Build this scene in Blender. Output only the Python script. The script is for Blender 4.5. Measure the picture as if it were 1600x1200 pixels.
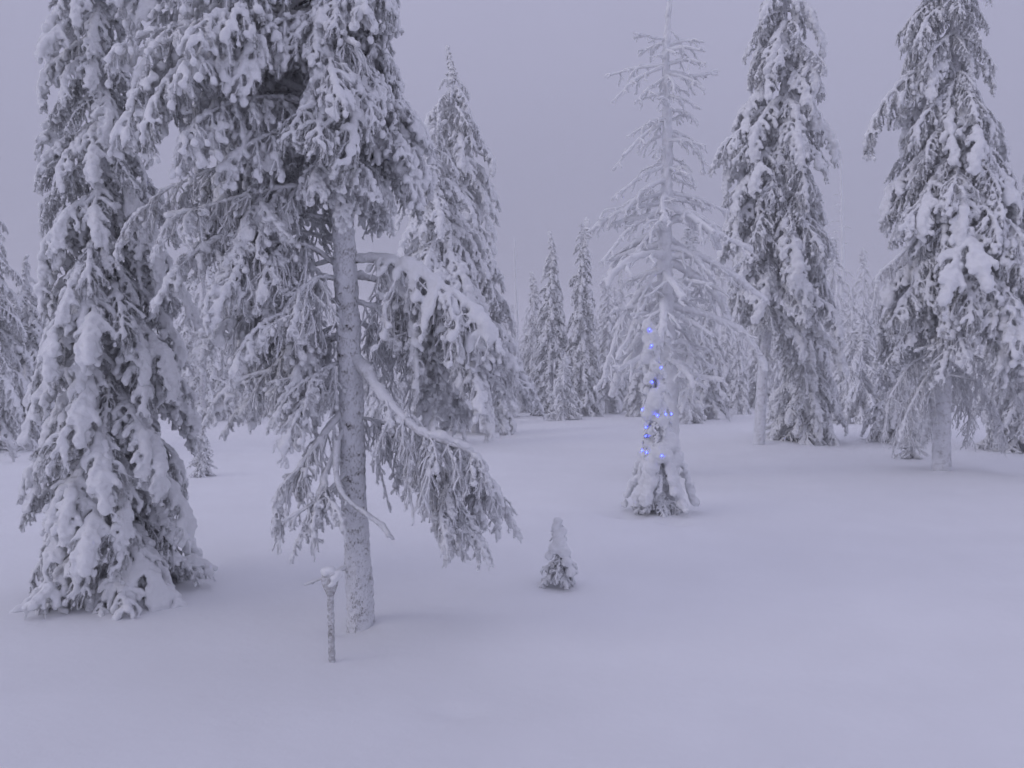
import bpy, bmesh, math, random
import numpy as np
from mathutils import Matrix, Vector

# ------------------------------------------------------------------ clear
for o in list(bpy.data.objects):
    bpy.data.objects.remove(o)
S = bpy.context.scene
C = S.collection
R = math.radians

# ------------------------------------------------------------------ camera, sky, sun, exposure
CAM_H, PITCH, FPX = 1.6, R(3.0), 1244.0
cam = bpy.data.cameras.new('camera')
cam.lens, cam.sensor_width, cam.sensor_fit = 28.0, 36.0, 'HORIZONTAL'
cam.clip_start, cam.clip_end = 0.05, 3000.0
camo = bpy.data.objects.new('camera', cam)
C.objects.link(camo)
camo.location = (0, 0, CAM_H)
camo.rotation_euler = (math.pi / 2 - PITCH, 0, 0)
S.camera = camo

SUN_EL, SUN_AZ = R(30), R(-115)          # weak veiled light, from behind and left of the camera
W = bpy.data.worlds.new('World')
S.world = W
W.use_nodes = True
nt = W.node_tree
nt.nodes.clear()
N = nt.nodes.new
out = N('ShaderNodeOutputWorld')
sky = N('ShaderNodeTexSky')
sky.sky_type = 'NISHITA'
sky.sun_disc = False
sky.sun_elevation = SUN_EL
sky.sun_rotation = SUN_AZ
sky.dust_density = 3.0
bg1 = N('ShaderNodeBackground')
bg1.inputs['Strength'].default_value = 0.05
nt.links.new(sky.outputs[0], bg1.inputs['Color'])
# overcast cloud cover: lavender dusk grey, brighter to the zenith as overcast skies are
geo = N('ShaderNodeTexCoord')
sep = N('ShaderNodeSeparateXYZ')
nt.links.new(geo.outputs['Generated'], sep.inputs[0])
mr = N('ShaderNodeMapRange')
mr.inputs['From Min'].default_value = 0.0
mr.inputs['From Max'].default_value = 1.0
mr.inputs['To Min'].default_value = 0.94
mr.inputs['To Max'].default_value = 1.80
nt.links.new(sep.outputs['Z'], mr.inputs['Value'])
cn = N('ShaderNodeTexNoise')
cn.inputs['Scale'].default_value = 2.2
cn.inputs['Detail'].default_value = 3.0
nt.links.new(geo.outputs['Generated'], cn.inputs['Vector'])
cm = N('ShaderNodeMapRange')
cm.inputs['To Min'].default_value = 0.93
cm.inputs['To Max'].default_value = 1.07
nt.links.new(cn.outputs['Fac'], cm.inputs['Value'])
mul = N('ShaderNodeMath')
mul.operation = 'MULTIPLY'
nt.links.new(mr.outputs[0], mul.inputs[0])
nt.links.new(cm.outputs[0], mul.inputs[1])
bg2 = N('ShaderNodeBackground')
bg2.inputs['Color'].default_value = (0.332, 0.331, 0.456, 1)
nt.links.new(mul.outputs[0], bg2.inputs['Strength'])
mix = N('ShaderNodeMixShader')
mix.inputs[0].default_value = 0.93
nt.links.new(bg1.outputs[0], mix.inputs[1])
nt.links.new(bg2.outputs[0], mix.inputs[2])
nt.links.new(mix.outputs[0], out.inputs['Surface'])

sun = bpy.data.lights.new('sun', 'SUN')
sun.energy = 0.36
sun.angle = R(35)
sun.color = (1.0, 0.95, 0.96)
suno = bpy.data.objects.new('sun', sun)
C.objects.link(suno)
sd = Vector((math.sin(SUN_AZ) * math.cos(SUN_EL), math.cos(SUN_AZ) * math.cos(SUN_EL), math.sin(SUN_EL)))
suno.rotation_euler = sd.to_track_quat('Z', 'Y').to_euler()

S.view_settings.view_transform = 'Standard'
S.view_settings.look = 'None'
S.view_settings.exposure = 0.0
S.view_settings.gamma = 1.0
S.view_settings.use_curve_mapping = False
S.cycles.use_denoising = True
S.cycles.use_light_tree = False
S.cycles.use_adaptive_sampling = True
S.cycles.adaptive_threshold = 0.05
S.cycles.adaptive_min_samples = 16
S.cycles.max_bounces = 5
S.cycles.diffuse_bounces = 3
S.cycles.glossy_bounces = 2
S.cycles.transmission_bounces = 2
S.cycles.volume_bounces = 1
S.cycles.caustics_reflective = False
S.cycles.caustics_refractive = False

# ------------------------------------------------------------------ small maths
def hash3(i, seed):
    x = (i[:, 0].astype(np.int64) * 374761393 + i[:, 1].astype(np.int64) * 668265263
         + i[:, 2].astype(np.int64) * 2147483647 + seed * 1274126177) & 0xffffffff
    x = ((x ^ (x >> 13)) * 1274126177) & 0xffffffff
    x = (x ^ (x >> 16)) & 0xffffffff
    return x / 4294967295.0

def vnoise(p, scale, seed=0):
    """smooth value noise in [-1, 1] on an (n,3) array"""
    q = np.asarray(p, float) * scale
    i = np.floor(q).astype(np.int64)
    f = q - i
    f = f * f * (3 - 2 * f)
    r = 0
    for dx in (0, 1):
        for dy in (0, 1):
            for dz in (0, 1):
                w = ((f[:, 0] if dx else 1 - f[:, 0]) * (f[:, 1] if dy else 1 - f[:, 1])
                     * (f[:, 2] if dz else 1 - f[:, 2]))
                r = r + w * hash3(i + np.array([dx, dy, dz]), seed)
    return r * 2 - 1

def unit(v):
    v = np.asarray(v, float)
    return v / (np.linalg.norm(v) + 1e-9)

LATE = []       # objects linked to the scene once all are built
def link(o):
    LATE.append(o)

WELLS = []      # (x, y, radius, height): mounds (+) and wells (-) in the snow, filled before the ground is built

def ground_z(x, y, wells=True):
    x = np.asarray(x, float)
    y = np.asarray(y, float)
    yy = np.clip(y, -60, None)
    slope = -0.0524 * np.where(yy < 60, yy, 60 + 25 * (1 - np.exp(-(np.clip(yy, 60, None) - 60) / 25.0)))
    p = np.stack([x.ravel(), y.ravel(), np.zeros(x.size)], 1)
    fade = np.clip((np.hypot(x, y) - 1.0) / 4.0, 0, 1)
    n = (0.20 * vnoise(p, 0.09, 3) + 0.105 * vnoise(p, 0.33, 5) + 0.020 * vnoise(p, 0.95, 7)).reshape(x.shape) * fade
    z = slope + n
    if wells:
        for (wx, wy, wr, wh) in WELLS:
            d2 = ((x - wx) ** 2 + (y - wy) ** 2) / (wr * wr)
            z = z + wh * np.exp(-d2)
    return z

def gz(x, y):
    return float(ground_z(np.array([x]), np.array([y]), False)[0])

def ray(px, py):
    dx, dy = (px - 800.0) / FPX, (600.0 - py) / FPX
    return np.array([dx, math.cos(PITCH) + dy * math.sin(PITCH), -math.sin(PITCH) + dy * math.cos(PITCH)])

def at(px, py, Y):
    """point of the place seen at a photo pixel, Y metres ahead of the viewpoint"""
    r = ray(px, py)
    return np.array([0, 0, CAM_H]) + r * (Y / r[1])

def on_ground(px, py):
    r = ray(px, py)
    Y = 2.0 * 1.003 ** np.arange(1450)
    P = np.array([0, 0, CAM_H]) + r[None, :] * (Y / r[1])[:, None]
    G = ground_z(P[:, 0], P[:, 1], False)
    k = int(np.argmax(P[:, 2] <= G)) if (P[:, 2] <= G).any() else len(Y) - 1
    return np.array([P[k, 0], P[k, 1], G[k]])

# ------------------------------------------------------------------ materials
def mat(name):
    m = bpy.data.materials.new(name)
    m.use_nodes = True
    t = m.node_tree
    b = t.nodes['Principled BSDF']
    return m, t, b, t.nodes.new, t.links.new

def snow_material(name, base, bump_scales, strength, dist):
    m, t, b, N, L = mat(name)
    co = N('ShaderNodeTexCoord')
    prev = None
    hsum = None
    for (sc, w) in bump_scales:
        n = N('ShaderNodeTexNoise')
        n.inputs['Scale'].default_value = sc
        n.inputs['Detail'].default_value = 4
        L(co.outputs['Object'], n.inputs['Vector'])
        m_ = N('ShaderNodeMath')
        m_.operation = 'MULTIPLY'
        m_.inputs[1].default_value = w
        L(n.outputs['Fac'], m_.inputs[0])
        if hsum is None:
            hsum = m_
        else:
            a = N('ShaderNodeMath')
            a.operation = 'ADD'
            L(hsum.outputs[0], a.inputs[0])
            L(m_.outputs[0], a.inputs[1])
            hsum = a
    bp = N('ShaderNodeBump')
    bp.inputs['Strength'].default_value = strength
    bp.inputs['Distance'].default_value = dist
    L(hsum.outputs[0], bp.inputs['Height'])
    L(bp.outputs[0], b.inputs['Normal'])
    cv = N('ShaderNodeTexNoise')
    cv.inputs['Scale'].default_value = 1.3
    cv.inputs['Detail'].default_value = 5
    L(co.outputs['Object'], cv.inputs['Vector'])
    cr = N('ShaderNodeValToRGB')
    cr.color_ramp.elements[0].position = 0.3
    cr.color_ramp.elements[1].position = 0.7
    cr.color_ramp.elements[0].color = tuple(c * 0.955 for c in base) + (1,)
    cr.color_ramp.elements[1].color = base + (1,)
    L(cv.outputs['Fac'], cr.inputs[0])
    L(cr.outputs[0], b.inputs['Base Color'])
    b.inputs['Roughness'].default_value = 0.75
    b.inputs['Specular IOR Level'].default_value = 0.2
    return m

M_GROUND = snow_material('ground_snow', (0.86, 0.87, 0.89), [(1.6, 0.6), (9, 0.26), (60, 0.06), (260, 0.02)], 0.42, 0.05)
M_SNOW = snow_material('tree_snow', (0.86, 0.87, 0.885), [(28, 0.5), (90, 0.3), (260, 0.12)], 0.45, 0.02)

def rime_material(name, dark, mid, frost, sc, lo, hi, nz, zs=1.0):
    """dark bark or needles under a patchy coat of rime; more rime where faces look up"""
    m, t, b, N, L = mat(name)
    co = N('ShaderNodeTexCoord')
    mpg = N('ShaderNodeMapping')
    mpg.inputs['Scale'].default_value = (1, 1, zs)
    L(co.outputs['Object'], mpg.inputs['Vector'])
    n = N('ShaderNodeTexNoise')
    n.inputs['Scale'].default_value = sc
    n.inputs['Detail'].default_value = 5
    n.inputs['Roughness'].default_value = 0.65
    L(mpg.outputs[0], n.inputs['Vector'])
    n2 = N('ShaderNodeTexNoise')
    n2.inputs['Scale'].default_value = sc * 0.12
    n2.inputs['Detail'].default_value = 2
    L(co.outputs['Object'], n2.inputs['Vector'])
    ge = N('ShaderNodeNewGeometry')
    sx = N('ShaderNodeSeparateXYZ')
    L(ge.outputs['Normal'], sx.inputs[0])
    a1 = N('ShaderNodeMath')
    a1.operation = 'MULTIPLY_ADD'
    a1.inputs[1].default_value = nz
    L(sx.outputs['Z'], a1.inputs[0])
    L(n.outputs['Fac'], a1.inputs[2])
    a2 = N('ShaderNodeMath')
    a2.operation = 'MULTIPLY_ADD'
    a2.inputs[1].default_value = 0.5
    L(n2.outputs['Fac'], a2.inputs[0])
    L(a1.outputs[0], a2.inputs[2])
    mp = N('ShaderNodeMapRange')
    mp.inputs['From Min'].default_value = lo + 0.25
    mp.inputs['From Max'].default_value = hi + 0.25
    L(a2.outputs[0], mp.inputs['Value'])
    cr = N('ShaderNodeValToRGB')
    cr.color_ramp.elements[0].color = dark + (1,)
    cr.color_ramp.elements[1].color = frost + (1,)
    e = cr.color_ramp.elements.new(0.4)
    e.color = mid + (1,)
    L(mp.outputs[0], cr.inputs[0])
    L(cr.outputs[0], b.inputs['Base Color'])
    bp = N('ShaderNodeBump')
    bp.inputs['Strength'].default_value = 0.6
    bp.inputs['Distance'].default_value = 0.008
    L(n.outputs['Fac'], bp.inputs['Height'])
    L(bp.outputs[0], b.inputs['Normal'])
    b.inputs['Roughness'].default_value = 0.85
    b.inputs['Specular IOR Level'].default_value = 0.15
    return m

M_NEEDLE = rime_material('rimed_needles', (0.045, 0.05, 0.042), (0.37, 0.375, 0.375), (0.80, 0.81, 0.83), 38, 0.16, 0.62, 0.22)
M_DIM = rime_material('lightly_rimed_needles', (0.03, 0.036, 0.03), (0.12, 0.125, 0.12), (0.60, 0.61, 0.63), 26, 0.24, 0.74, 0.25)
M_PALE = rime_material('thick_rimed_twigs', (0.13, 0.125, 0.12), (0.58, 0.58, 0.59), (0.84, 0.85, 0.87), 34, 0.14, 0.58, 0.20)
M_WHITE = rime_material('white_rime', (0.40, 0.395, 0.395), (0.75, 0.75, 0.765), (0.87, 0.88, 0.90), 30, 0.08, 0.52, 0.18)
M_BARK = rime_material('rimed_bark', (0.06, 0.054, 0.05), (0.46, 0.455, 0.46), (0.79, 0.80, 0.83), 95, 0.25, 0.50, 0.30, 0.6)
M_STAKE = rime_material('rimed_stake', (0.08, 0.072, 0.065), (0.40, 0.39, 0.39), (0.72, 0.73, 0.75), 60, 0.18, 0.62, 0.30)

def plain(name, col, rough=0.8):
    m, t, b, N, L = mat(name)
    co = N('ShaderNodeTexCoord')
    n = N('ShaderNodeTexNoise')
    n.inputs['Scale'].default_value = 30
    n.inputs['Detail'].default_value = 4
    L(co.outputs['Object'], n.inputs['Vector'])
    cr = N('ShaderNodeValToRGB')
    cr.color_ramp.elements[0].color = tuple(c * 0.6 for c in col) + (1,)
    cr.color_ramp.elements[1].color = tuple(min(1, c * 1.3) for c in col) + (1,)
    L(n.outputs['Fac'], cr.inputs[0])
    L(cr.outputs[0], b.inputs['Base Color'])
    b.inputs['Roughness'].default_value = rough
    return m

M_DARK = plain('dark_wood', (0.045, 0.04, 0.036))
M_CABLE = plain('cable_green', (0.02, 0.03, 0.02), 0.5)
M_LITTER = plain('dark_litter', (0.05, 0.042, 0.036))

def emissive(name, col, s):
    m, t, b, N, L = mat(name)
    b.inputs['Base Color'].default_value = (0.3, 0.35, 0.8, 1)
    b.inputs['Emission Color'].default_value = col + (1,)
    b.inputs['Emission Strength'].default_value = s
    return m

M_LED = emissive('blue_led', (0.022, 0.040, 1.0), 18.0)

# ------------------------------------------------------------------ mesh building
class MB:
    def __init__(self):
        self.v, self.f, self.m, self.n = [], [], [], 0

    def add(self, v, f, mi=0):
        self.v.append(np.asarray(v, float))
        f = np.asarray(f, int) + self.n
        self.f.append(f)
        self.m.append(np.full(len(f), mi))
        self.n += len(v)

    def mesh(self, name, mats, smooth=True):
        me = bpy.data.meshes.new(name)
        V = np.concatenate(self.v) if self.v else np.zeros((0, 3))
        nf = sum(len(f) for f in self.f)
        idx = np.concatenate([f.ravel() for f in self.f]).astype(np.int32)
        sizes = np.concatenate([np.full(len(f), f.shape[1], np.int32) for f in self.f])
        starts = np.concatenate([[0], np.cumsum(sizes)[:-1]]).astype(np.int32)
        me.vertices.add(len(V))
        me.vertices.foreach_set('co', V.ravel().astype(np.float32))
        me.loops.add(len(idx))
        me.loops.foreach_set('vertex_index', idx)
        me.polygons.add(nf)
        me.polygons.foreach_set('loop_start', starts)
        me.polygons.foreach_set('loop_total', sizes)
        me.polygons.foreach_set('material_index', np.concatenate(self.m).astype(np.int32))
        me.polygons.foreach_set('use_smooth', np.full(nf, smooth))
        for m in mats:
            me.materials.append(m)
        me.update(calc_edges=True)
        me.validate()
        return me

def tube(mb, pts, rad, sides=5, mi=0, cap=True):
    pts = np.asarray(pts, float)
    rad = np.asarray(rad, float)
    n = len(pts)
    T = np.gradient(pts, axis=0)
    T /= (np.linalg.norm(T, axis=1)[:, None] + 1e-9)
    ref = np.array([0.0, 0.0, 1.0]) if abs(T[:, 2]).mean() < 0.8 else np.array([1.0, 0.0, 0.0])
    A = np.cross(T, ref)
    A /= (np.linalg.norm(A, axis=1)[:, None] + 1e-9)
    B = np.cross(T, A)
    th = np.arange(sides) * 2 * math.pi / sides
    ring = (A[:, None, :] * np.cos(th)[None, :, None] + B[:, None, :] * np.sin(th)[None, :, None])
    V = pts[:, None, :] + ring * rad.reshape(n, -1)[:, :, None]
    V = V.reshape(-1, 3)
    i = np.arange(n - 1)[:, None] * sides
    j = np.arange(sides)[None, :]
    k = (j + 1) % sides
    F = np.stack([i + j, i + k, i + sides + k, i + sides + j], -1).reshape(-1, 4)
    mb.add(V, F, mi)
    if cap:
        e = (n - 1) * sides
        tip = pts[-1] + T[-1] * rad[-1].mean() * 0.8
        mb.add(np.vstack([V[e:e + sides], tip]), np.stack([np.arange(sides), (np.arange(sides) + 1) % sides, np.full(sides, sides)], 1), mi)

def _ico(sub):
    bm = bmesh.new()
    bmesh.ops.create_icosphere(bm, subdivisions=sub, radius=1)
    v = np.array([x.co[:] for x in bm.verts])
    f = np.array([[q.index for q in p.verts] for p in bm.faces])
    bm.free()
    return v, f
ICO1, ICO2, ICO3 = _ico(1), _ico(2), _ico(3)

def blobs_to_snow(name, blobs, voxel, mats, seed=0, disp=0.010, ico=None):
    """blobs: (centre, (rx,ry,rz), tangent) -> one merged, lumpy snow skin"""
    ico = ico or ICO1
    mb = MB()
    for (c, r, t) in blobs:
        x = unit(t)
        y = np.cross([0, 0, 1], x)
        if np.linalg.norm(y) < 0.05:
            y = np.array([0.0, 1.0, 0.0])
        y = unit(y)
        z = np.cross(x, y)
        v = ico[0] * np.array(r)
        mb.add(np.asarray(c) + v[:, :1] * x + v[:, 1:2] * y + v[:, 2:] * z, ico[1])
    me = mb.mesh(name + '_raw', [])
    ob = bpy.data.objects.new('tmp', me)
    C.objects.link(ob)
    md = ob.modifiers.new('r', 'REMESH')
    md.mode = 'VOXEL'
    md.voxel_size = voxel
    md.use_smooth_shade = True
    sm = ob.modifiers.new('s', 'SMOOTH')
    sm.factor = 0.6
    sm.iterations = 2
    dg = bpy.context.evaluated_depsgraph_get()
    dg.update()
    res = bpy.data.meshes.new_from_object(ob.evaluated_get(dg))
    bpy.data.objects.remove(ob)
    bpy.data.meshes.remove(me)
    res.name = name
    n = len(res.vertices)
    co = np.empty(n * 3, np.float32)
    res.vertices.foreach_get('co', co)
    no = np.empty(n * 3, np.float32)
    res.vertices.foreach_get('normal', no)
    co = co.reshape(-1, 3).astype(float)
    no = no.reshape(-1, 3)
    d = vnoise(co, 17, seed) * disp * 0.8 + vnoise(co, 38, seed + 1) * disp * 0.7 + vnoise(co, 80, seed + 2) * disp * 0.35
    co = co + no * d[:, None]
    res.vertices.foreach_set('co', co.ravel().astype(np.float32))
    res.polygons.foreach_set('use_smooth', np.ones(len(res.polygons), bool))
    res.materials.clear()
    for m in mats:
        res.materials.append(m)
    res.update()
    return res

# ------------------------------------------------------------------ boughs
def bough_path(rng, L, a0, a1, wig=0.10, n=13, pw=0.9):
    """a bough that leaves the trunk at angle a0 and bends down to a1 (degrees above the horizon)"""
    p = [np.zeros(3)]
    yaw = 0
    for i in range(n - 1):
        t = i / (n - 2)
        a = R(a0 + (a1 - a0) * t ** pw)
        yaw += rng.uniform(-wig, wig)
        d = np.array([math.cos(a) * math.cos(yaw), math.cos(a) * math.sin(yaw), math.sin(a)])
        p.append(p[-1] + d * L / (n - 1))
    return np.array(p)

def resample(path, n):
    path = np.asarray(path, float)
    s = np.concatenate([[0], np.cumsum(np.linalg.norm(np.diff(path, axis=0), axis=1))])
    u = np.linspace(0, s[-1], n)
    q = np.stack([np.interp(u, s, path[:, k]) for k in range(3)], 1)
    for _ in range(2):
        q[1:-1] = (q[:-2] + 2 * q[1:-1] + q[2:]) / 4
    return q, s[-1]

DEF = dict(side_gap=0.065, side_len=0.26, side_ang=55, side_droop=0.22, start=0.1,
           fin_gap=0.042, fin_len=0.10, fin_droop=0.42, fin_r=0.0065, side_r=0.010,
           spine_r=(0.02, 0.007), needles=380, nlen=0.027, nwid=0.0042,
           sp_snow=(0.045, 0.085, 0.85), sd_snow=(0.026, 0.048, 0.75), tip_snow=(0.016, 0.028, 0.5),
           sides=5, voxel=0.013, disp=0.010, hang=0.0, wall=0, snow_max=400, spine_tw=True, up=0.45, wood=None, wob=0.10, fwob=0.12, svar=(0.65, 1.25), lat=(0.3, 0.9))

def grow(rng, p0, d0, L, n, droop, wob=0.12):
    pts = [np.asarray(p0, float)]
    d = unit(d0)
    for i in range(n):
        d = unit(d + np.array([0, 0, -droop]) + rng.normal(0, wob, 3))
        pts.append(pts[-1] + d * L / n)
    return np.array(pts)

def make_bough(name, path, seed, needle_mat=None, snow_mat=None, **kw):
    P = dict(DEF)
    P.update(kw)
    rng = np.random.default_rng(seed)
    path, L = resample(path, max(8, int(np.linalg.norm(np.diff(np.asarray(path), axis=0), axis=1).sum() / 0.05)))
    n = len(path)
    mb = MB()
    blobs = []
    t = np.linspace(0, 1, n)
    sr = P['spine_r'][0] + (P['spine_r'][1] - P['spine_r'][0]) * t
    if P['spine_r'][0] > 0.025:           # thick limbs: knotted and crusted, with finer rings
        fine = max(n, int(L / 0.018))
        fp, _ = resample(path, fine)
        fr = np.interp(np.linspace(0, 1, fine), t, sr)
        kn = 1 + 0.16 * vnoise(fp, 9, seed) + 0.05 * vnoise(fp, 30, seed + 1)
        ring = np.stack([fp + np.array([math.cos(q), math.sin(q), math.sin(q * 2)]) * 0.02 for q in np.arange(12) * math.pi / 6], 1).reshape(-1, 3)
        lump = (0.20 * vnoise(ring, 45, seed + 2) + 0.16 * vnoise(ring, 110, seed + 3)).reshape(fine, 12)
        tube(mb, fp, (fr * kn)[:, None] * (1 + lump), 12, 1)
    else:
        tube(mb, path, sr * (1 + rng.normal(0, 0.10, n)), 6, 1)
    T = np.gradient(path, axis=0)
    T /= np.linalg.norm(T, axis=1)[:, None] + 1e-9
    hv = path[-1] - path[0]
    hv[2] = 0
    if np.linalg.norm(hv) < 0.08:
        hv = np.array([1.0, 0, 0])
    side0 = unit(np.cross([0, 0, 1], hv))
    twigs = []

    def snow_along(pts, lo, hi, cover, k):
        if hi <= 0:
            return
        s = np.concatenate([[0], np.cumsum(np.linalg.norm(np.diff(pts, axis=0), axis=1))])
        u = rng.uniform(0, lo)
        ph = rng.uniform(0, 6.28)
        while u < s[-1]:
            on = rng.random() < cover
            fall = 0.75 + 0.25 * math.sin(ph + u * 9) + 0.0
            r = rng.uniform(lo, hi) * fall
            if on:
                c = np.array([np.interp(u, s, pts[:, j]) for j in range(3)])
                q = np.array([np.interp(min(u + 0.02, s[-1]), s, pts[:, j]) for j in range(3)]) - c
                if np.linalg.norm(q) < 1e-5:
                    q = pts[-1] - pts[-2]
                q = unit(q)
                upv = unit(np.array([0, 0, 1.0]) - q * q[2] + np.array([hv[0], hv[1], 0]) * 0.25)
                blobs.append((c + upv * r * P['up'] + rng.normal(0, r * 0.15, 3), (r * rng.uniform(1.0, 1.45), r * rng.uniform(0.85, 1.15), r * rng.uniform(0.7, 0.95)), q))
            u += r * k
    snow_along(path, *P['sp_snow'], 0.8)

    s = P['start'] * L
    sg = 1 if rng.random() < 0.5 else -1
    seglist = []
    while s < L * 0.985 and P['side_len'] > 0:
        u = s / L
        i = u * (n - 1)
        i0 = int(min(i, n - 2))
        p = path[i0] + (path[i0 + 1] - path[i0]) * (i - i0)
        tn = T[i0]
        prof = (0.45 + 0.75 * math.sin(math.pi * min(1, u * 0.95 + 0.05)) ** 0.8) * (1.0 - 0.45 * u)
        ln = P['side_len'] * prof * rng.uniform(*P['svar'])
        a = R(P['side_ang'] + rng.uniform(-18, 18))
        d = tn * math.cos(a) + side0 * sg * math.sin(a) + np.array([0, 0, rng.uniform(-0.25, 0.15)])
        d = d + np.array([0, 0, -P['hang'] * rng.uniform(0.5, 1.3)])
        pts = grow(rng, p, d, ln, max(4, int(ln / 0.045)), P['side_droop'], P['wob'])
        seglist.append(pts)
        sg = -sg
        s += P['side_gap'] * rng.uniform(0.6, 1.4)
    for pts in seglist:
        k = len(pts)
        rr = np.linspace(P['side_r'] * 1.1, P['side_r'] * 0.7, k) * rng.uniform(0.75, 1.25, k)
        twigs.append((pts, rr))
        snow_along(pts, *P['sd_snow'], 0.85)
        if P['fin_len'] > 0:
            ln = np.linalg.norm(np.diff(pts, axis=0), axis=1).sum()
            u = P['fin_gap'] * rng.uniform(0.3, 1)
            q = 1
            while u < ln:
                f = u / ln * (k - 1)
                i0 = int(min(f, k - 2))
                p = pts[i0] + (pts[i0 + 1] - pts[i0]) * (f - i0)
                tn = unit(pts[i0 + 1] - pts[i0])
                lat = unit(np.cross(tn, [0, 0, 1.0]) + 1e-4)
                d = tn * 0.7 + lat * q * rng.uniform(*P['lat']) + np.array([0, 0, rng.uniform(-0.6, 0.15)]) + np.array([0, 0, -P['hang']])
                fl = P['fin_len'] * rng.uniform(0.55, 1.35) * (1 - 0.35 * u / ln)
                fp = grow(rng, p, d, fl, 4 if fl < 0.16 else max(5, int(fl / 0.035)), P['fin_droop'], P['fwob'])
                twigs.append((fp, P['fin_r'] * np.linspace(1.0, 0.8, len(fp)) * rng.uniform(0.7, 1.4, len(fp))))
                if rng.random() < P['tip_snow'][2]:
                    r = rng.uniform(P['tip_snow'][0], P['tip_snow'][1])
                    c = fp[-1] * 0.6 + fp[-2] * 0.4
                    blobs.append((c + np.array([0, 0, r * 0.4]), (r * 1.35, r, r * 0.85), fp[-1] - fp[-2] + np.array([1e-4, 0, 0])))
                q = -q
                u += P['fin_gap'] * rng.uniform(0.6, 1.4)
    if P['spine_tw']:
        twigs.append((path[n // 3:], np.full(n - n // 3, P['side_r'])))
    # rimed twigs and their needles
    NP, ND, NW = [], [], []
    for (pts, rr) in twigs:
        tube(mb, pts, rr, P['sides'], 0)
        ln = np.linalg.norm(np.diff(pts, axis=0), axis=1).sum()
        c = int(ln * P['needles'])
        if c > 0:
            u = rng.uniform(0, len(pts) - 1.001, c)
            i0 = u.astype(int)
            a = pts[i0] + (pts[i0 + 1] - pts[i0]) * (u - i0)[:, None]
            tn = pts[i0 + 1] - pts[i0]
            tn /= np.linalg.norm(tn, axis=1)[:, None] + 1e-9
            rd = rng.normal(0, 1, (c, 3))
            rd -= tn * (rd * tn).sum(1)[:, None]
            rd /= np.linalg.norm(rd, axis=1)[:, None] + 1e-9
            d = tn * 0.75 + rd * 0.8
            NP.append(a + rd * 0.003)
            ND.append(d / np.linalg.norm(d, axis=1)[:, None] * (P['nlen'] * rng.uniform(0.6, 1.2, c))[:, None])
            NW.append(np.cross(d, rng.normal(0, 1, (c, 3))))
    if NP:
        a, d, w = np.concatenate(NP), np.concatenate(ND), np.concatenate(NW)
        w /= np.linalg.norm(w, axis=1)[:, None] + 1e-9
        w *= P['nwid'] * 0.5
        c = len(a)
        V = np.concatenate([a - w * 1.2, a + w * 1.2, a + d])
        ii = np.arange(c)
        mb.add(V, np.stack([ii, ii + c, ii + 2 * c], 1), 0)
    me = mb.mesh(name, [needle_mat or M_NEEDLE, P['wood'] or M_BARK])
    sn = blobs_to_snow(name + '_snow', blobs, P['voxel'], [snow_mat or M_SNOW], seed, P['disp']) if blobs else None
    return dict(mesh=me, snow=sn, reach=float(np.hypot(path[:, 0], path[:, 1]).max() + 0.08), drop=float(-path[:, 2].min()))

# --- library of boughs, one metre long or so, shared by the trees
LIB = {}
def lib(kind, count, seed, pathf, **kw):
    LIB[kind] = []
    for i in range(count):
        rng = np.random.default_rng(seed * 100 + i)
        LIB[kind].append(make_bough(kind + '_bough', pathf(rng), seed * 100 + i, **kw))

HS = dict(sp_snow=(0.034, 0.064, 0.93), sd_snow=(0.022, 0.042, 0.84), tip_snow=(0.018, 0.030, 0.72))
lib('heavy', 8, 1, lambda g: bough_path(g, g.uniform(0.95, 1.15), g.uniform(-28, -8), g.uniform(-90, -74), pw=1.35),
    side_len=0.23, side_gap=0.055, fin_gap=0.038, hang=0.15, **HS)
lib('frosted', 7, 2, lambda g: bough_path(g, g.uniform(0.95, 1.1), g.uniform(-20, 5), g.uniform(-78, -52)),
    side_len=0.30, side_gap=0.055, fin_len=0.13, fin_gap=0.034, hang=0.25, sp_snow=(0.026, 0.048, 0.7), sd_snow=(0.016, 0.030, 0.5), tip_snow=(0.014, 0.024, 0.42), needles=420)
lib('puffy', 7, 3, lambda g: bough_path(g, g.uniform(0.9, 1.1), g.uniform(-5, 20), g.uniform(-75, -50)),
    side_len=0.32, side_gap=0.055, fin_len=0.13, fin_gap=0.042, sp_snow=(0.024, 0.042, 0.72), sd_snow=(0.016, 0.029, 0.5), tip_snow=(0.019, 0.034, 0.72), disp=0.010, voxel=0.0115, needle_mat=M_PALE, hang=0.2, wood=M_PALE)
lib('skirt', 4, 4, lambda g: bough_path(g, g.uniform(0.9, 1.05), g.uniform(-45, -30), g.uniform(-30, -15)),
    sp_snow=(0.04, 0.075, 0.95), sd_snow=(0.028, 0.05, 0.85))
lib('small', 4, 5, lambda g: bough_path(g, g.uniform(0.5, 0.6), g.uniform(0, 25), g.uniform(-55, -30)),
    side_len=0.18, side_gap=0.05, fin_len=0.08, sp_snow=(0.03, 0.055, 0.8), sd_snow=(0.02, 0.035, 0.7))

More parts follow.
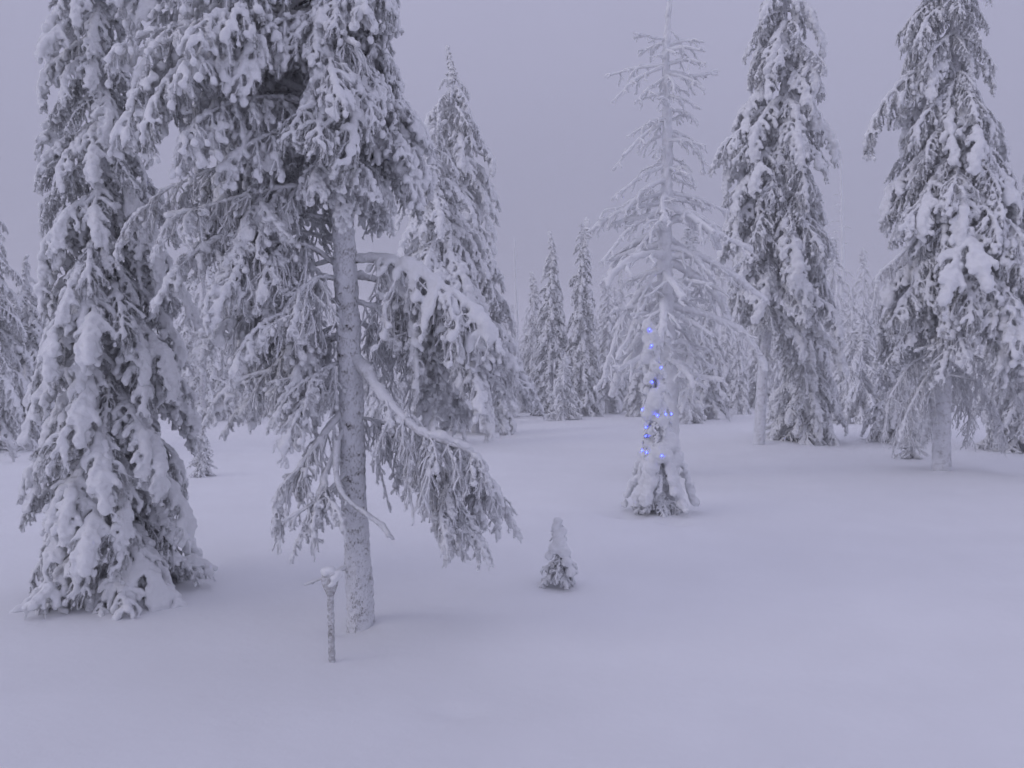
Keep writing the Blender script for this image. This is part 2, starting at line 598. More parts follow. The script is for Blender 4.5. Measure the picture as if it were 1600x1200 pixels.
lib('drape', 7, 7, lambda g: bough_path(g, g.uniform(0.55, 0.75), g.uniform(-40, -15), g.uniform(-90, -75), wig=0.2),
    side_len=0.17, side_gap=0.036, fin_len=0.09, fin_gap=0.030, hang=0.35, wob=0.2, fwob=0.22, svar=(0.4, 1.5), needles=420, nlen=0.024, fin_r=0.0055, side_r=0.0075,
    sp_snow=(0.018, 0.034, 0.65), sd_snow=(0.012, 0.024, 0.5), tip_snow=(0.015, 0.028, 0.55), needle_mat=M_PALE, wood=M_PALE, voxel=0.012)
lib('lumpy', 6, 6, lambda g: bough_path(g, g.uniform(0.9, 1.1), g.uniform(-25, 0), g.uniform(-85, -60), pw=1.2),
    side_len=0.25, side_gap=0.07, fin_gap=0.06, fin_len=0.13, fin_r=0.012, side_r=0.014, needles=120, nlen=0.04, nwid=0.01, voxel=0.022, disp=0.016,
    sp_snow=(0.06, 0.105, 0.62), sd_snow=(0.05, 0.08, 0.42), tip_snow=(0.03, 0.05, 0.3), needle_mat=M_DIM)

def leader(seed, L=0.9):
    rng = np.random.default_rng(seed)
    path = np.stack([rng.normal(0, 0.008, 16).cumsum(), rng.normal(0, 0.008, 16).cumsum(), np.linspace(0, L, 16)], 1)
    return make_bough('leader', path, seed, side_len=0.14, side_gap=0.028, side_ang=75, fin_len=0.06, side_droop=0.25, start=0.02,
                      sp_snow=(0.028, 0.05, 0.8), sd_snow=(0.02, 0.036, 0.7), tip_snow=(0.015, 0.022, 0.5))
LEAD = [leader(61), leader(62)]

# ------------------------------------------------------------------ things
def tag(o, label, cat, group=None, kind=None):
    o['label'] = label
    o['category'] = cat
    if group:
        o['group'] = group
    if kind:
        o['kind'] = kind
    return o

def empty(name, loc):
    o = bpy.data.objects.new(name, None)
    o.empty_display_size = 0.2
    link(o)
    o.location = loc
    return o

def part(name, me, parent, loc=(0, 0, 0), rot=None, sc=1.0):
    o = bpy.data.objects.new(name, me)
    link(o)
    o.parent = parent
    o.location = loc
    if rot is not None:
        o.rotation_euler = rot
    o.scale = (sc, sc, sc) if np.isscalar(sc) else sc
    return o

def put_bough(root, b, loc, az, pitch, roll, sc, name='bough', flip=1):
    m = Matrix.Rotation(az, 4, 'Z') @ Matrix.Rotation(pitch, 4, 'Y') @ Matrix.Rotation(roll, 4, 'X')
    o = part(name, b['mesh'], root, loc, m.to_euler(), (sc, sc * flip, sc))
    if b['snow'] is not None:
        part('snow_load', b['snow'], o)['kind'] = 'stuff'
    return o

def trunk_mesh(name, axis, rad, sides=20, step=0.05, amp=0.006, m=None, seed=0, flare=0.25):
    ax, L = resample(axis, max(10, int(np.linalg.norm(np.diff(np.asarray(axis), axis=0), axis=1).sum() / step)))
    n = len(ax)
    mb = MB()
    t = np.linspace(0, 1, n)
    r = rad[0] + (rad[1] - rad[0]) * t
    r = r * (1 + flare * np.exp(-t * L / 0.22))
    th = np.arange(sides) * 2 * math.pi / sides
    g = np.stack([np.cos(th)[None, :] * r[:, None] + ax[:, :1], np.sin(th)[None, :] * r[:, None] + ax[:, 1:2], np.broadcast_to(ax[:, 2:], (n, sides))], -1).reshape(-1, 3)
    q = g * np.array([1, 1, 0.45])
    d = amp * (vnoise(q, 22, seed) + 0.9 * vnoise(q * np.array([1, 1, 1.6]), 55, seed + 1) + 0.6 * vnoise(g, 95, seed + 2))
    tube(mb, ax, r[:, None] + d.reshape(n, sides), sides, 0)
    return mb.mesh(name, [m or M_BARK])

def tree(name, label, cat, group, base, sil, axis, nb, kinds, seed, trunk_r, zbot=None, pitch=(0, 0.25), low_skirt=0, top_extra=0.0,
         trunk_mat=None, lead=True, sides=20, amp=0.006, step=0.05, gap_az=None, kind_of=None, smin=0.4, embed=0.25, fill=1.0, depth_scale=1.0, smax=2.4, wide=1.0):
    """sil: (photo row, left, right) outline of the crown, read at the tree's own distance; axis: (row, column) of its trunk"""
    rng = np.random.default_rng(seed)
    Y = base[1]
    root = empty(name, base)
    tag(root, label, cat, group)
    A = np.array([at(px, py, Y) for (py, px) in axis]) - base
    A = A[np.argsort(A[:, 2])]
    A = np.vstack([[A[0][0], 0, -embed], A])
    A[:, 1] += 0.03 * np.sin(A[:, 2] * 0.9 + seed)
    A[0][1] = A[1][1]
    part('trunk', trunk_mesh('trunk', A, trunk_r, sides, step, amp, trunk_mat, seed), root)
    hs = np.array([(at(800, py, Y)[2] - base[2]) for (py, a, b) in sil])
    xl = np.array([at(a, py, Y)[0] - base[0] for (py, a, b) in sil])
    xr = np.array([at(b, py, Y)[0] - base[0] for (py, a, b) in sil])
    o = np.argsort(hs)
    hs, xl, xr = hs[o], xl[o], xr[o]
    zb, zt = hs[0] if zbot is None else zbot, hs[-1]
    cx = lambda z: np.interp(z, A[:, 2], A[:, 0])
    cy = lambda z: np.interp(z, A[:, 2], A[:, 1])
    # sample heights by crown girth so that the crown is evenly filled
    zz = np.linspace(zb, zt, 200)
    ww = np.interp(zz, hs, xr - xl) + 0.15
    cdf = np.cumsum(ww)
    cdf /= cdf[-1]
    for i in range(nb):
        u = (i + rng.uniform(0, 1)) / nb
        z = float(np.interp(u, cdf, zz))
        az = i * 2.399963 + rng.uniform(-0.5, 0.5)
        L_, R_ = cx(z) - np.interp(z, hs, xl), np.interp(z, hs, xr) - cx(z)
        c = math.cos(az)
        r = (R_ if c > 0 else L_) * abs(c) + 0.5 * (L_ + R_) * depth_scale * (1 - abs(c))
        r = max(0.10, r) * rng.uniform(0.85, 1.13) * wide
        if rng.random() < 0.22 and fill > 0:
            r *= 0.65
        kd = kind_of(z, rng) if kind_of else kinds[int(rng.integers(len(kinds)))]
        b = LIB[kd][int(rng.integers(len(LIB[kd])))]
        pt = rng.uniform(*pitch)
        f = (z - zb) / max(zt - zb, 0.1)
        reach = b['reach'] * math.cos(pt) * 0.97
        sc = max(smin, min(r / reach, smax * rng.uniform(0.75, 1.0)))
        off = max(0.0, r - reach * sc)
        if r / reach < smin:
            pt = min(pt + (1 - (r / reach) / smin) * 0.9, 1.25)
        za = z + 0.5 * b['drop'] * sc
        za = min(za, zt + 0.02)
        put_bough(root, b, (cx(za) + off * math.cos(az), cy(za) + off * math.sin(az), za - off * 0.15), az, pt, rng.uniform(-0.35, 0.35), sc, flip=1 if rng.random() < 0.5 else -1)
    for i in range(low_skirt):
        az = i * 2 * math.pi / low_skirt + rng.uniform(-0.25, 0.25)
        b = LIB['skirt'][int(rng.integers(len(LIB['skirt'])))]
        c = math.cos(az)
        L_, R_ = cx(zb) - xl[0], xr[0] - cx(zb)
        r = (R_ if c > 0 else L_) * abs(c) + 0.5 * (L_ + R_) * (1 - abs(c))
        sc = max(0.35, r / b['reach'] * rng.uniform(0.85, 1.1))
        put_bough(root, b, (cx(0.3), cy(0.3), b['drop'] * sc * rng.uniform(0.9, 1.15)), az, rng.uniform(-0.1, 0.1), 0, sc)
    if lead:
        b = LEAD[int(rng.integers(2))]
        lsc = max(0.8, min(2.0, Y / 20.0))
        l = part('leader', b['mesh'], root, (A[-1][0], A[-1][1], A[-1][2] - 0.72 * lsc), (0, 0, rng.uniform(0, 6)), (lsc * 1.6, lsc * 1.6, lsc))
        part('snow_load', b['snow'], l)['kind'] = 'stuff'
    return root

# ------------------------------------------------------------------ trees
def limb(root, base, pts, seed, name='limb', **kw):
    """one limb modelled on its own; pts: (column, row, metres nearer (-) or farther (+) than the trunk)"""
    P = np.array([at(x, y, base[1] + d) for (x, y, d) in pts]) - base
    drape = kw.pop('drape', 0)
    low = np.mean([y for (x, y, d) in pts]) > 640
    b = make_bough(name, P, seed, **kw)
    o = part(name, b['mesh'], root)
    g = np.random.default_rng(seed + 5000)
    q, _ = resample(P, 30)
    for k in range(drape):                # finely rimed hanging twigs along the limb
        i = int(g.uniform(0.28, 0.99) * 28)
        d = q[i + 1] - q[i]
        az = math.atan2(d[1], d[0]) + g.uniform(-1.7, 1.7)
        put_bough(root, LIB['drape'][int(g.integers(7))], q[i], az, g.uniform(-0.25, 0.35), g.uniform(-0.5, 0.5), g.uniform(0.30, 0.58) if low else g.uniform(0.55, 1.0), 'hanging_twig', 1 if g.random() < 0.5 else -1)
    if b['snow'] is not None:
        part('snow_load', b['snow'], o)['kind'] = 'stuff'
    return o

# --- the big spruce on the left
b1 = on_ground(178, 922)
for (hx, hy) in ((130, 926), (207, 918)):
    h_ = on_ground(hx, hy)
    WELLS.append((h_[0], h_[1] + 0.06, 0.13, -0.15))
T1 = tree('spruce_tree', 'tall snow-laden spruce at left whose drooping boughs reach the snow', 'spruce', 'spruces standing in the snow', b1,
     [(905, 35, 335), (850, 50, 325), (760, 58, 315), (650, 45, 305), (560, 40, 305), (450, 48, 296), (330, 62, 268), (200, 58, 236), (100, 52, 226), (0, 50, 228), (-200, 75, 215), (-420, 115, 185), (-560, 140, 165)],
     [(915, 176), (600, 172), (300, 160), (0, 150), (-300, 148), (-600, 150)], 250, ['heavy', 'heavy', 'heavy', 'frosted'], 11, (0.10, 0.02), low_skirt=18, pitch=(-0.05, 0.25), lead=False)

for k, (hx, hy) in enumerate(((118, 922), (132, 926), (145, 922), (196, 916), (208, 918))):   # dark snowless boughs added to imitate the shaded openings at its foot
    h_ = on_ground(hx, hy) - b1 + np.array([0, 0.10, 0.20])
    part('shade_boughs', LIB['lumpy'][k]['mesh'], T1, h_, (0, 0.7, -1.57 + 0.3 * (k - 2)), 0.36)

# --- the frosted tree with the bare trunk, left of the middle
b2 = on_ground(564, 985)
for (hx, hy) in ((690, 1108), (712, 1118), (735, 1112), (668, 1135), (640, 1152), (1180, 1100)):
    h_ = on_ground(hx, hy)
    WELLS.append((h_[0], h_[1], 0.09, -0.018))
gw = np.random.default_rng(77)
for k in range(40):                       # pits and small heaps where snow has dropped from the boughs
    hx, hy = (gw.uniform(220, 345), gw.uniform(865, 930)) if k < 16 else (gw.uniform(600, 800), gw.uniform(860, 965))
    h_ = on_ground(hx, hy)
    WELLS.append((h_[0], h_[1], gw.uniform(0.05, 0.10), gw.uniform(-0.022, 0.022)))
WELLS += [(b2[0] + 0.22, b2[1] + 0.05, 0.5, 0.07), (b2[0] - 0.07, b2[1] - 0.05, 0.16, -0.06)]
ax2 = [(984, 563), (900, 560), (800, 554), (700, 551), (600, 549), (500, 545), (420, 541), (340, 537), (250, 530), (150, 522), (50, 515), (-80, 508), (-300, 498), (-500, 495)]
def k2(z, rng):
    return 'puffy' if rng.random() < 0.72 else 'frosted'
T2 = tree('frosted_tree', 'large frosted tree with bare straight trunk beside the thin post', 'tree', None, b2,
     [(325, 450, 655), (262, 300, 680), (225, 225, 686), (180, 205, 684), (100, 198, 664), (0, 215, 645), (-150, 250, 625), (-350, 360, 580), (-480, 440, 530)],
     ax2, 170, ['puffy', 'frosted'], 21, (0.097, 0.05), kind_of=k2, pitch=(-0.05, 0.25), lead=False, sides=72, amp=0.0075, step=0.012, smin=0.5, depth_scale=0.8, smax=1.15)
CUR = dict(needle_mat=M_PALE, wood=M_PALE, hang=0.55, side_len=0.36, side_gap=0.045, side_droop=0.24, fin_len=0.17, fin_gap=0.045, fin_droop=0.34, fin_r=0.0060, side_r=0.0080, voxel=0.016,
           needles=200, nlen=0.021, nwid=0.0045, sp_snow=(0.018, 0.034, 0.75), sd_snow=(0.012, 0.022, 0.35), tip_snow=(0.014, 0.022, 0.35), start=0.12, wob=0.20, fwob=0.25, svar=(0.3, 1.5), lat=(0.3, 1.3))
def cur(**k):
    d = dict(CUR)
    d.update(k)
    return d
for k, p in enumerate([[(530, 240, 0), (430, 200, -0.1), (330, 190, -0.15)], [(524, 160, 0), (400, 110, 0.1), (270, 110, 0.1)], [(518, 90, 0), (400, 40, -0.3), (300, 40, -0.5)],
                       [(516, 60, 0), (420, 0, 0.3), (280, -10, 0.4)], [(526, 190, 0), (580, 150, -0.1), (625, 170, -0.1)], [(518, 80, 0), (580, 40, 0.2), (630, 50, 0.2)],
                       [(526, 200, 0), (500, 160, -0.5), (470, 170, -0.8)], [(520, 100, 0), (540, 60, -0.5), (560, 70, -0.8)]]):
    limb(T2, b2, p, 260 + k, **cur(spine_r=(0.03, 0.014), side_len=0.22, side_gap=0.12, sp_snow=(0.02, 0.032, 0.5)))
# right hand limbs
limb(T2, b2, [(552, 405, 0.0), (600, 402, -0.1), (650, 425, -0.25), (705, 455, -0.35), (748, 495, -0.4), (762, 540, -0.42)], 201,
     **cur(drape=9, spine_r=(0.035, 0.012), sp_snow=(0.045, 0.075, 1.0), sd_snow=(0.028, 0.048, 0.6), tip_snow=(0.018, 0.034, 0.5), side_len=0.42, fin_len=0.17))
limb(T2, b2, [(552, 430, 0.1), (610, 440, 0.3), (680, 470, 0.5), (760, 520, 0.55), (800, 575, 0.55)], 202, **cur(drape=9, spine_r=(0.03, 0.01), side_len=0.40, sp_snow=(0.03, 0.05, 0.8)))
limb(T2, b2, [(552, 470, 0.05), (590, 480, 0.05), (630, 505, 0.05), (655, 550, 0.05)], 203, **cur(drape=6, spine_r=(0.022, 0.008)))
limb(T2, b2, [(554, 556, -0.02), (572, 578, -0.18), (594, 612, -0.30), (624, 646, -0.40), (657, 678, -0.45), (700, 690, -0.45), (738, 704, -0.45), (760, 735, -0.43)], 204,
     **cur(drape=6, spine_r=(0.046, 0.013), start=0.34, sp_snow=(0.020, 0.042, 0.85), disp=0.016, side_len=0.46, fin_len=0.18, up=0.7, side_ang=60))
limb(T2, b2, [(640, 665, -0.15), (690, 700, 0.1), (735, 735, 0.2), (775, 775, 0.25), (798, 800, 0.25)], 205, **cur(drape=6, spine_r=(0.016, 0.007), side_len=0.22, sp_snow=(0.018, 0.03, 0.8)))
limb(T2, b2, [(610, 650, -0.1), (650, 710, -0.25), (690, 770, -0.3), (705, 815, -0.3)], 206, **cur(drape=7, spine_r=(0.016, 0.007), side_len=0.26, start=0.3))
limb(T2, b2, [(556, 652, 0.0), (585, 655, 0.15), (625, 672, 0.3), (660, 700, 0.35)], 207, **cur(drape=4, spine_r=(0.016, 0.007), side_len=0.3))
limb(T2, b2, [(560, 690, 0.05), (585, 705, 0.05), (598, 750, 0.0), (610, 800, -0.02)], 208, **cur(spine_r=(0.009, 0.006), side_len=0.10, fin_len=0.05, side_gap=0.09, sp_snow=(0, 0, 0)))
limb(T2, b2, [(552, 500, 0.05), (600, 520, 0.3), (650, 555, 0.45), (700, 600, 0.5)], 209, **cur(drape=7, spine_r=(0.022, 0.008), side_len=0.42))
limb(T2, b2, [(620, 640, -0.1), (665, 690, 0.0), (715, 720, 0.0), (745, 770, 0.0), (748, 830, 0.0)], 210, **cur(drape=7, spine_r=(0.018, 0.007), side_len=0.32, start=0.3))
for k, (p, sl) in enumerate([
        ([(600, 405, 0.05), (640, 440, 0.1), (680, 490, 0.1), (700, 545, 0.1)], 0.36),
        ([(650, 430, -0.2), (690, 480, -0.15), (730, 530, -0.15), (745, 590, -0.15)], 0.34),
        ([(590, 420, 0.0), (615, 450, 0.0), (635, 490, 0.0), (640, 530, 0.0)], 0.32),
        ([(690, 450, 0.3), (740, 500, 0.3), (780, 560, 0.3), (795, 610, 0.3)], 0.30),
        ([(600, 480, 0.25), (640, 510, 0.3), (680, 560, 0.3)], 0.34),
        ([(622, 650, -0.15), (640, 690, -0.05), (665, 740, -0.05), (680, 800, -0.05)], 0.28),
        ([(660, 678, -0.2), (690, 720, -0.25), (715, 770, -0.3), (728, 835, -0.3)], 0.28),
        ([(700, 688, -0.2), (740, 715, -0.1), (765, 750, -0.05), (785, 790, -0.05)], 0.24),
        ([(600, 640, 0.0), (625, 680, 0.2), (640, 730, 0.25)], 0.26),
        ([(690, 690, -0.2), (705, 740, -0.15), (712, 800, -0.15), (700, 850, -0.15)], 0.20)]):
    limb(T2, b2, p, 270 + k, **cur(drape=7, spine_r=(0.014, 0.007), side_len=sl, start=0.1, tip_snow=(0.016, 0.026, 0.5)))
# left hand limbs
limb(T2, b2, [(540, 640, 0.0), (505, 680, -0.15), (470, 725, -0.25), (440, 775, -0.3), (430, 830, -0.3)], 211, **cur(drape=5, spine_r=(0.022, 0.008), side_len=0.26, sp_snow=(0.02, 0.036, 0.9)))
limb(T2, b2, [(540, 665, -0.02), (515, 720, -0.2), (495, 790, -0.3), (488, 850, -0.3)], 212, **cur(drape=2, spine_r=(0.016, 0.007), side_len=0.2))
limb(T2, b2, [(545, 735, -0.05), (505, 775, -0.25), (470, 800, -0.35), (440, 815, -0.4)], 213, **cur(drape=2, spine_r=(0.016, 0.008), side_len=0.18, fin_len=0.09, sp_snow=(0.015, 0.024, 0.8)))
limb(T2, b2, [(527, 690, -0.2), (524, 745, -0.3), (532, 772, -0.32), (560, 796, -0.33), (590, 815, -0.34), (614, 842, -0.35)], 214,
     **cur(spine_r=(0.024, 0.010), side_len=0.10, side_gap=0.16, fin_len=0.0, start=0.5, sp_snow=(0.018, 0.028, 1.0), hang=0.2))
for k, (p, sl) in enumerate([
        ([(538, 425, 0.0), (490, 385, -0.2), (430, 375, -0.35), (375, 405, -0.45), (345, 460, -0.5)], 0.42),
        ([(538, 470, 0.0), (480, 470, 0.2), (420, 500, 0.3), (375, 560, 0.35)], 0.40),
        ([(540, 440, 0.0), (500, 430, -0.3), (460, 460, -0.45), (430, 520, -0.5)], 0.40),
        ([(538, 380, 0.0), (470, 360, 0.3), (400, 380, 0.55), (350, 440, 0.6)], 0.45),
        ([(540, 520, 0.0), (490, 530, -0.15), (440, 560, -0.2), (400, 600, -0.2)], 0.34),
        ([(542, 500, 0.0), (520, 510, 0.25), (490, 545, 0.4), (470, 590, 0.4)], 0.36),
        ([(536, 345, 0.0), (450, 330, -0.1), (370, 345, -0.2), (330, 390, -0.25)], 0.36),
        ([(542, 560, 0.0), (510, 575, -0.25), (485, 610, -0.3)], 0.28),
        ([(534, 300, 0.0), (470, 290, -0.3), (400, 300, -0.4), (330, 320, -0.4), (260, 340, -0.4)], 0.32),
        ([(534, 300, 0.0), (480, 300, 0.4), (420, 330, 0.6), (390, 370, 0.6)], 0.40),
        ([(538, 400, 0.0), (470, 420, 0.05), (410, 450, 0.05), (360, 520, 0.0)], 0.46),
        ([(540, 460, 0.0), (500, 480, -0.05), (460, 520, -0.1), (430, 580, -0.1)], 0.44),
        ([(540, 520, 0.0), (480, 550, 0.3), (430, 590, 0.4), (395, 625, 0.4)], 0.34),
        ([(532, 270, 0.0), (430, 250, 0.2), (330, 265, 0.3), (250, 300, 0.3), (225, 350, 0.3)], 0.30),
        ([(532, 280, 0.0), (460, 290, -0.2), (380, 330, -0.3), (340, 380, -0.3)], 0.30)]):
    p = [(x, y, d + 0.10 if d <= 0 else d) for (x, y, d) in p]
    limb(T2, b2, p, 221 + k, **cur(drape=7, spine_r=(0.02, 0.008), side_len=sl, start=0.3))
limb(T2, b2, [(548, 884, 0.0), (515, 897, -0.12), (494, 908, -0.15), (476, 913, -0.16)], 240, **cur(spine_r=(0.016, 0.010), side_len=0.05, side_gap=0.1, fin_len=0, sp_snow=(0.016, 0.024, 1.0), hang=0))

# --- two spruces behind the frosted tree
b3 = on_ground(742, 676)
tree('spruce_tree', 'tall spruce with thin snowy tip right behind the bare-trunked tree', 'spruce', 'spruces standing in the snow', b3,
     [(655, 690, 808), (560, 670, 815), (470, 655, 806), (390, 648, 796), (300, 648, 786), (230, 650, 784), (180, 656, 774), (145, 676, 742), (115, 688, 722)],
     [(672, 742), (400, 728), (200, 712), (85, 703)], 150, ['frosted', 'heavy', 'heavy'], 31, (0.17, 0.02), lead=True)
b3b = on_ground(694, 690)
tree('spruce_tree', 'heavily loaded spruce directly behind the snow-capped right limb of the bare-trunked tree', 'spruce', 'spruces standing in the snow', b3b,
     [(665, 635, 740), (560, 605, 768), (450, 608, 770), (350, 618, 755), (280, 628, 735), (220, 645, 712), (190, 662, 698)],
     [(688, 694), (400, 685), (190, 680)], 110, ['heavy'], 32, (0.13, 0.02), lead=True)

# --- middle distance: the pair of narrow spruces and their neighbours
def narrow(label, base_px, top_py, w0, seed, nb=110, kinds=('heavy', 'frosted'), top_px=None, skirt=8, name='spruce_tree', smx=1.15):
    bx, by = base_px
    b = on_ground(bx, by)
    tx = top_px if top_px is not None else bx
    H = by - top_py
    g = lambda f, w: (by - H * f, bx + (tx - bx) * f - w0 * w, bx + (tx - bx) * f + w0 * w)
    sil = [g(0.03, 1.0), g(0.12, 0.98), g(0.3, 0.92), g(0.5, 0.78), g(0.7, 0.60), g(0.85, 0.42), g(0.95, 0.26), g(0.985, 0.16)]
    px = b[1] / FPX
    return tree(name, label, 'spruce', 'spruces standing in the snow', b, sil, [(by - 2, bx), (by - H * 0.5, (bx + tx) / 2), (top_py + 6, tx)], nb, list(kinds), seed,
                (max(0.05, H * px * 0.012), 0.02), low_skirt=skirt, smin=0.3, smax=smx, sides=10, step=0.15, wide=1.12)

narrow('narrow dark spruce in the middle distance, left of the close pair', (862, 650), 368, 31, 41, 170, ('lumpy',), smx=1.0)
narrow('narrow dark spruce in the middle distance, right of the close pair', (909, 650), 345, 30, 42, 170, ('lumpy',), smx=1.0)
narrow('shorter spruce tucked in left of the close pair of narrow spruces', (834, 640), 430, 24, 43, 90, kinds=('lumpy', 'lumpy', 'heavy'))
narrow('slim misty spruce with flat top right of the narrow pair', (944, 622), 428, 22, 44, 80, kinds=('lumpy', 'lumpy', 'heavy'))
narrow('slim pointed misty spruce just left of the pale dead tree', (970, 618), 418, 18, 45, 80, kinds=('lumpy', 'lumpy', 'heavy'))
narrow('spruce partly hidden behind the trunk of the pale dead tree', (1078, 658), 345, 24, 46, 60, kinds=('lumpy', 'lumpy', 'heavy'))
narrow('broad snow-caked spruce behind the right limbs of the pale dead tree', (1128, 622), 408, 56, 47, 120, ('heavy',))
narrow('snow-caked spruce left of the tall tree with leaning trunk', (1165, 618), 385, 46, 48, 110, ('heavy',))
narrow('snow-caked spruce standing right of the tall tree with leaning trunk', (1302, 640), 375, 40, 49, 110, ('heavy',))
narrow('small dark spruce top between the two tall right trees', (1350, 628), 388, 32, 50, 90, kinds=('lumpy', 'lumpy', 'heavy'))
narrow('snow-smothered spruce close left of the rightmost bare trunk', (1402, 690), 500, 50, 51, 80, ('heavy', 'skirt'))
narrow('short loaded spruce below the gap between the two right trees', (1345, 660), 505, 48, 52, 80, ('heavy',))
narrow('young loaded spruce in front of the tall tree with leaning trunk', (1258, 690), 460, 58, 53, 110, ('heavy',))
narrow('spruce seen between the big left spruce and the bare-trunked tree', (318, 655), 210, 46, 54, 90, kinds=('lumpy', 'lumpy', 'heavy'))
narrow('loaded spruce far behind the hanging twigs of the bare-trunked tree', (385, 645), 430, 50, 55, 90, ('heavy',))
narrow('dark spruce far behind the bare trunk of the frosted tree', (470, 640), 380, 54, 56, 90, kinds=('lumpy', 'lumpy', 'heavy'))
narrow('snowy spruce cut by the left picture edge', (-22, 700), 285, 70, 57, 90, ('heavy', 'frosted'))
narrow('snowy spruce just left of the big left spruce, further back', (42, 690), 405, 46, 58, 90, ('lumpy', 'heavy'))
narrow('small spruce at the foot of the narrow pair', (880, 655), 560, 30, 59, 30, ('skirt', 'heavy'))
narrow('low spruce behind the foot of the spruce with thin tip', (780, 652), 470, 34, 60, 70, ('lumpy', 'heavy'))
narrow('stub of a spruce just right of the blue-lit one', (1080, 662), 575, 22, 63, 26, ('skirt', 'heavy'))

narrow('tiny snow-smothered spruce under the right edge of the big left spruce', (313, 744), 668, 22, 64, 30, ('small', 'skirt'), skirt=6)
narrow('snow-caked spruce just right of the narrow pair, behind the white twigs', (985, 628), 500, 40, 65, 80, ('heavy',))
narrow('snow-caked spruce behind the spruce hidden by the dead trunk', (1100, 634), 480, 44, 66, 80, ('heavy',))
narrow('small loaded spruce between the thin-tipped spruce and the narrow pair', (808, 644), 540, 26, 67, 50, ('heavy',))

narrow('little loaded spruce in front of the loaded spruce behind the right limb', (655, 690), 600, 24, 68, 30, ('heavy', 'skirt'))
narrow('low snow-smothered spruce at the foot of the thin-tipped spruce', (775, 662), 590, 22, 69, 26, ('skirt', 'heavy'))
narrow('low snow-smothered spruce just right of the narrow pair', (958, 640), 565, 26, 70, 30, ('skirt', 'heavy'))
narrow('snow-buried little spruce left of the rightmost bare trunk', (1425, 716), 650, 24, 71, 22, ('skirt',))
narrow('snow-buried little spruce right of the leaning bare trunk', (1215, 680), 610, 24, 72, 26, ('skirt', 'heavy'))

# --- the tall tree with a leaning bare trunk, right of the middle
b6 = on_ground(1185, 698)
WELLS += [(b6[0], b6[1], 1.2, 0.10), (b6[0], b6[1], 0.35, -0.08)]
T6 = tree('spruce_tree', 'tall dark spruce with leaning bare lower trunk right of the dead tree', 'spruce', 'spruces standing in the snow', b6,
     [(560, 1195, 1305), (500, 1172, 1310), (430, 1132, 1308), (360, 1128, 1300), (300, 1130, 1294), (220, 1130, 1294), (150, 1146, 1296), (80, 1160, 1296), (20, 1172, 1284), (-60, 1195, 1262), (-120, 1210, 1245)],
     [(694, 1185), (600, 1190), (500, 1200), (350, 1212), (150, 1224), (0, 1228), (-125, 1228)], 175, ['frosted', 'heavy', 'heavy', 'puffy'], 61, (0.145, 0.03), lead=False, wide=1.06)
put_bough(T6, LIB['frosted'][1], at(1205, 185, b6[1]) - b6, math.pi, 0.05, 0, 1.9)

# --- the tall tree on the right with the branched trunk
b8 = on_ground(1469, 738)
WELLS += [(b8[0] - 0.1, b8[1] - 0.3, 1.0, 0.10), (b8[0], b8[1], 0.32, -0.08), (b8[0] + 1.6, b8[1] + 0.3, 1.2, -0.12)]
T8 = tree('spruce_tree', 'tall frosted spruce at right with thick bare lower trunk', 'spruce', 'spruces standing in the snow', b8,
     [(540, 1380, 1625), (480, 1368, 1630), (430, 1368, 1628), (350, 1380, 1618), (290, 1376, 1600), (220, 1390, 1570), (150, 1400, 1560), (80, 1408, 1560), (0, 1410, 1555), (-100, 1425, 1545), (-250, 1455, 1520)],
     [(734, 1470), (600, 1473), (500, 1478), (300, 1490), (100, 1492), (-100, 1490), (-300, 1488)], 190, ['frosted', 'frosted', 'puffy', 'heavy'], 81, (0.16, 0.04), lead=False, sides=40, step=0.03, amp=0.008)
put_bough(T8, LIB['frosted'][3], at(1470, 95, b8[1]) - b8, math.pi - 0.1, 0.1, 0, 2.0)
c8 = cur(side_len=0.42, spine_r=(0.03, 0.012))
limb(T8, b8, [(1470, 560, 0), (1440, 600, -0.4), (1415, 650, -0.5), (1405, 690, -0.5)], 821, **c8)
limb(T8, b8, [(1470, 570, 0), (1450, 620, -0.2), (1440, 690, -0.3)], 822, **c8)
limb(T8, b8, [(1475, 560, 0), (1500, 600, 0.2), (1515, 650, 0.3), (1510, 690, 0.3)], 823, **c8)
limb(T8, b8, [(1475, 540, 0), (1530, 560, -0.3), (1575, 600, -0.4), (1605, 640, -0.4)], 824, **c8)
limb(T8, b8, [(1472, 560, 0.1), (1440, 590, 0.4), (1410, 640, 0.5), (1395, 700, 0.5)], 829, **c8)
limb(T8, b8, [(1474, 580, 0.1), (1465, 620, 0.5), (1450, 680, 0.6)], 830, **c8)
limb(T8, b8, [(1476, 560, 0.1), (1530, 600, 0.5), (1560, 650, 0.6), (1570, 700, 0.6)], 831, **c8)
limb(T8, b8, [(1470, 540, 0.0), (1420, 570, -0.1), (1390, 620, -0.2), (1382, 680, -0.2)], 832, **c8)
limb(T8, b8, [(1472, 520, -0.1), (1470, 540, -0.3), (1448, 543, -0.4), (1428, 550, -0.45)], 825, **cur(spine_r=(0.03, 0.015), side_len=0.10, side_gap=0.2, fin_len=0, sp_snow=(0.03, 0.045, 1.0), hang=0))
limb(T8, b8, [(1472, 530, -0.1), (1485, 534, -0.3), (1497, 540, -0.35), (1496, 552, -0.38)], 826, **cur(spine_r=(0.03, 0.015), side_len=0.0, fin_len=0, sp_snow=(0.03, 0.045, 1.0), hang=0))
limb(T8, b8, [(1480, 585, -0.1), (1505, 590, -0.2), (1530, 595, -0.2)], 827, **cur(spine_r=(0.025, 0.012), side_len=0.0, fin_len=0, sp_snow=(0.02, 0.035, 1.0), hang=0))
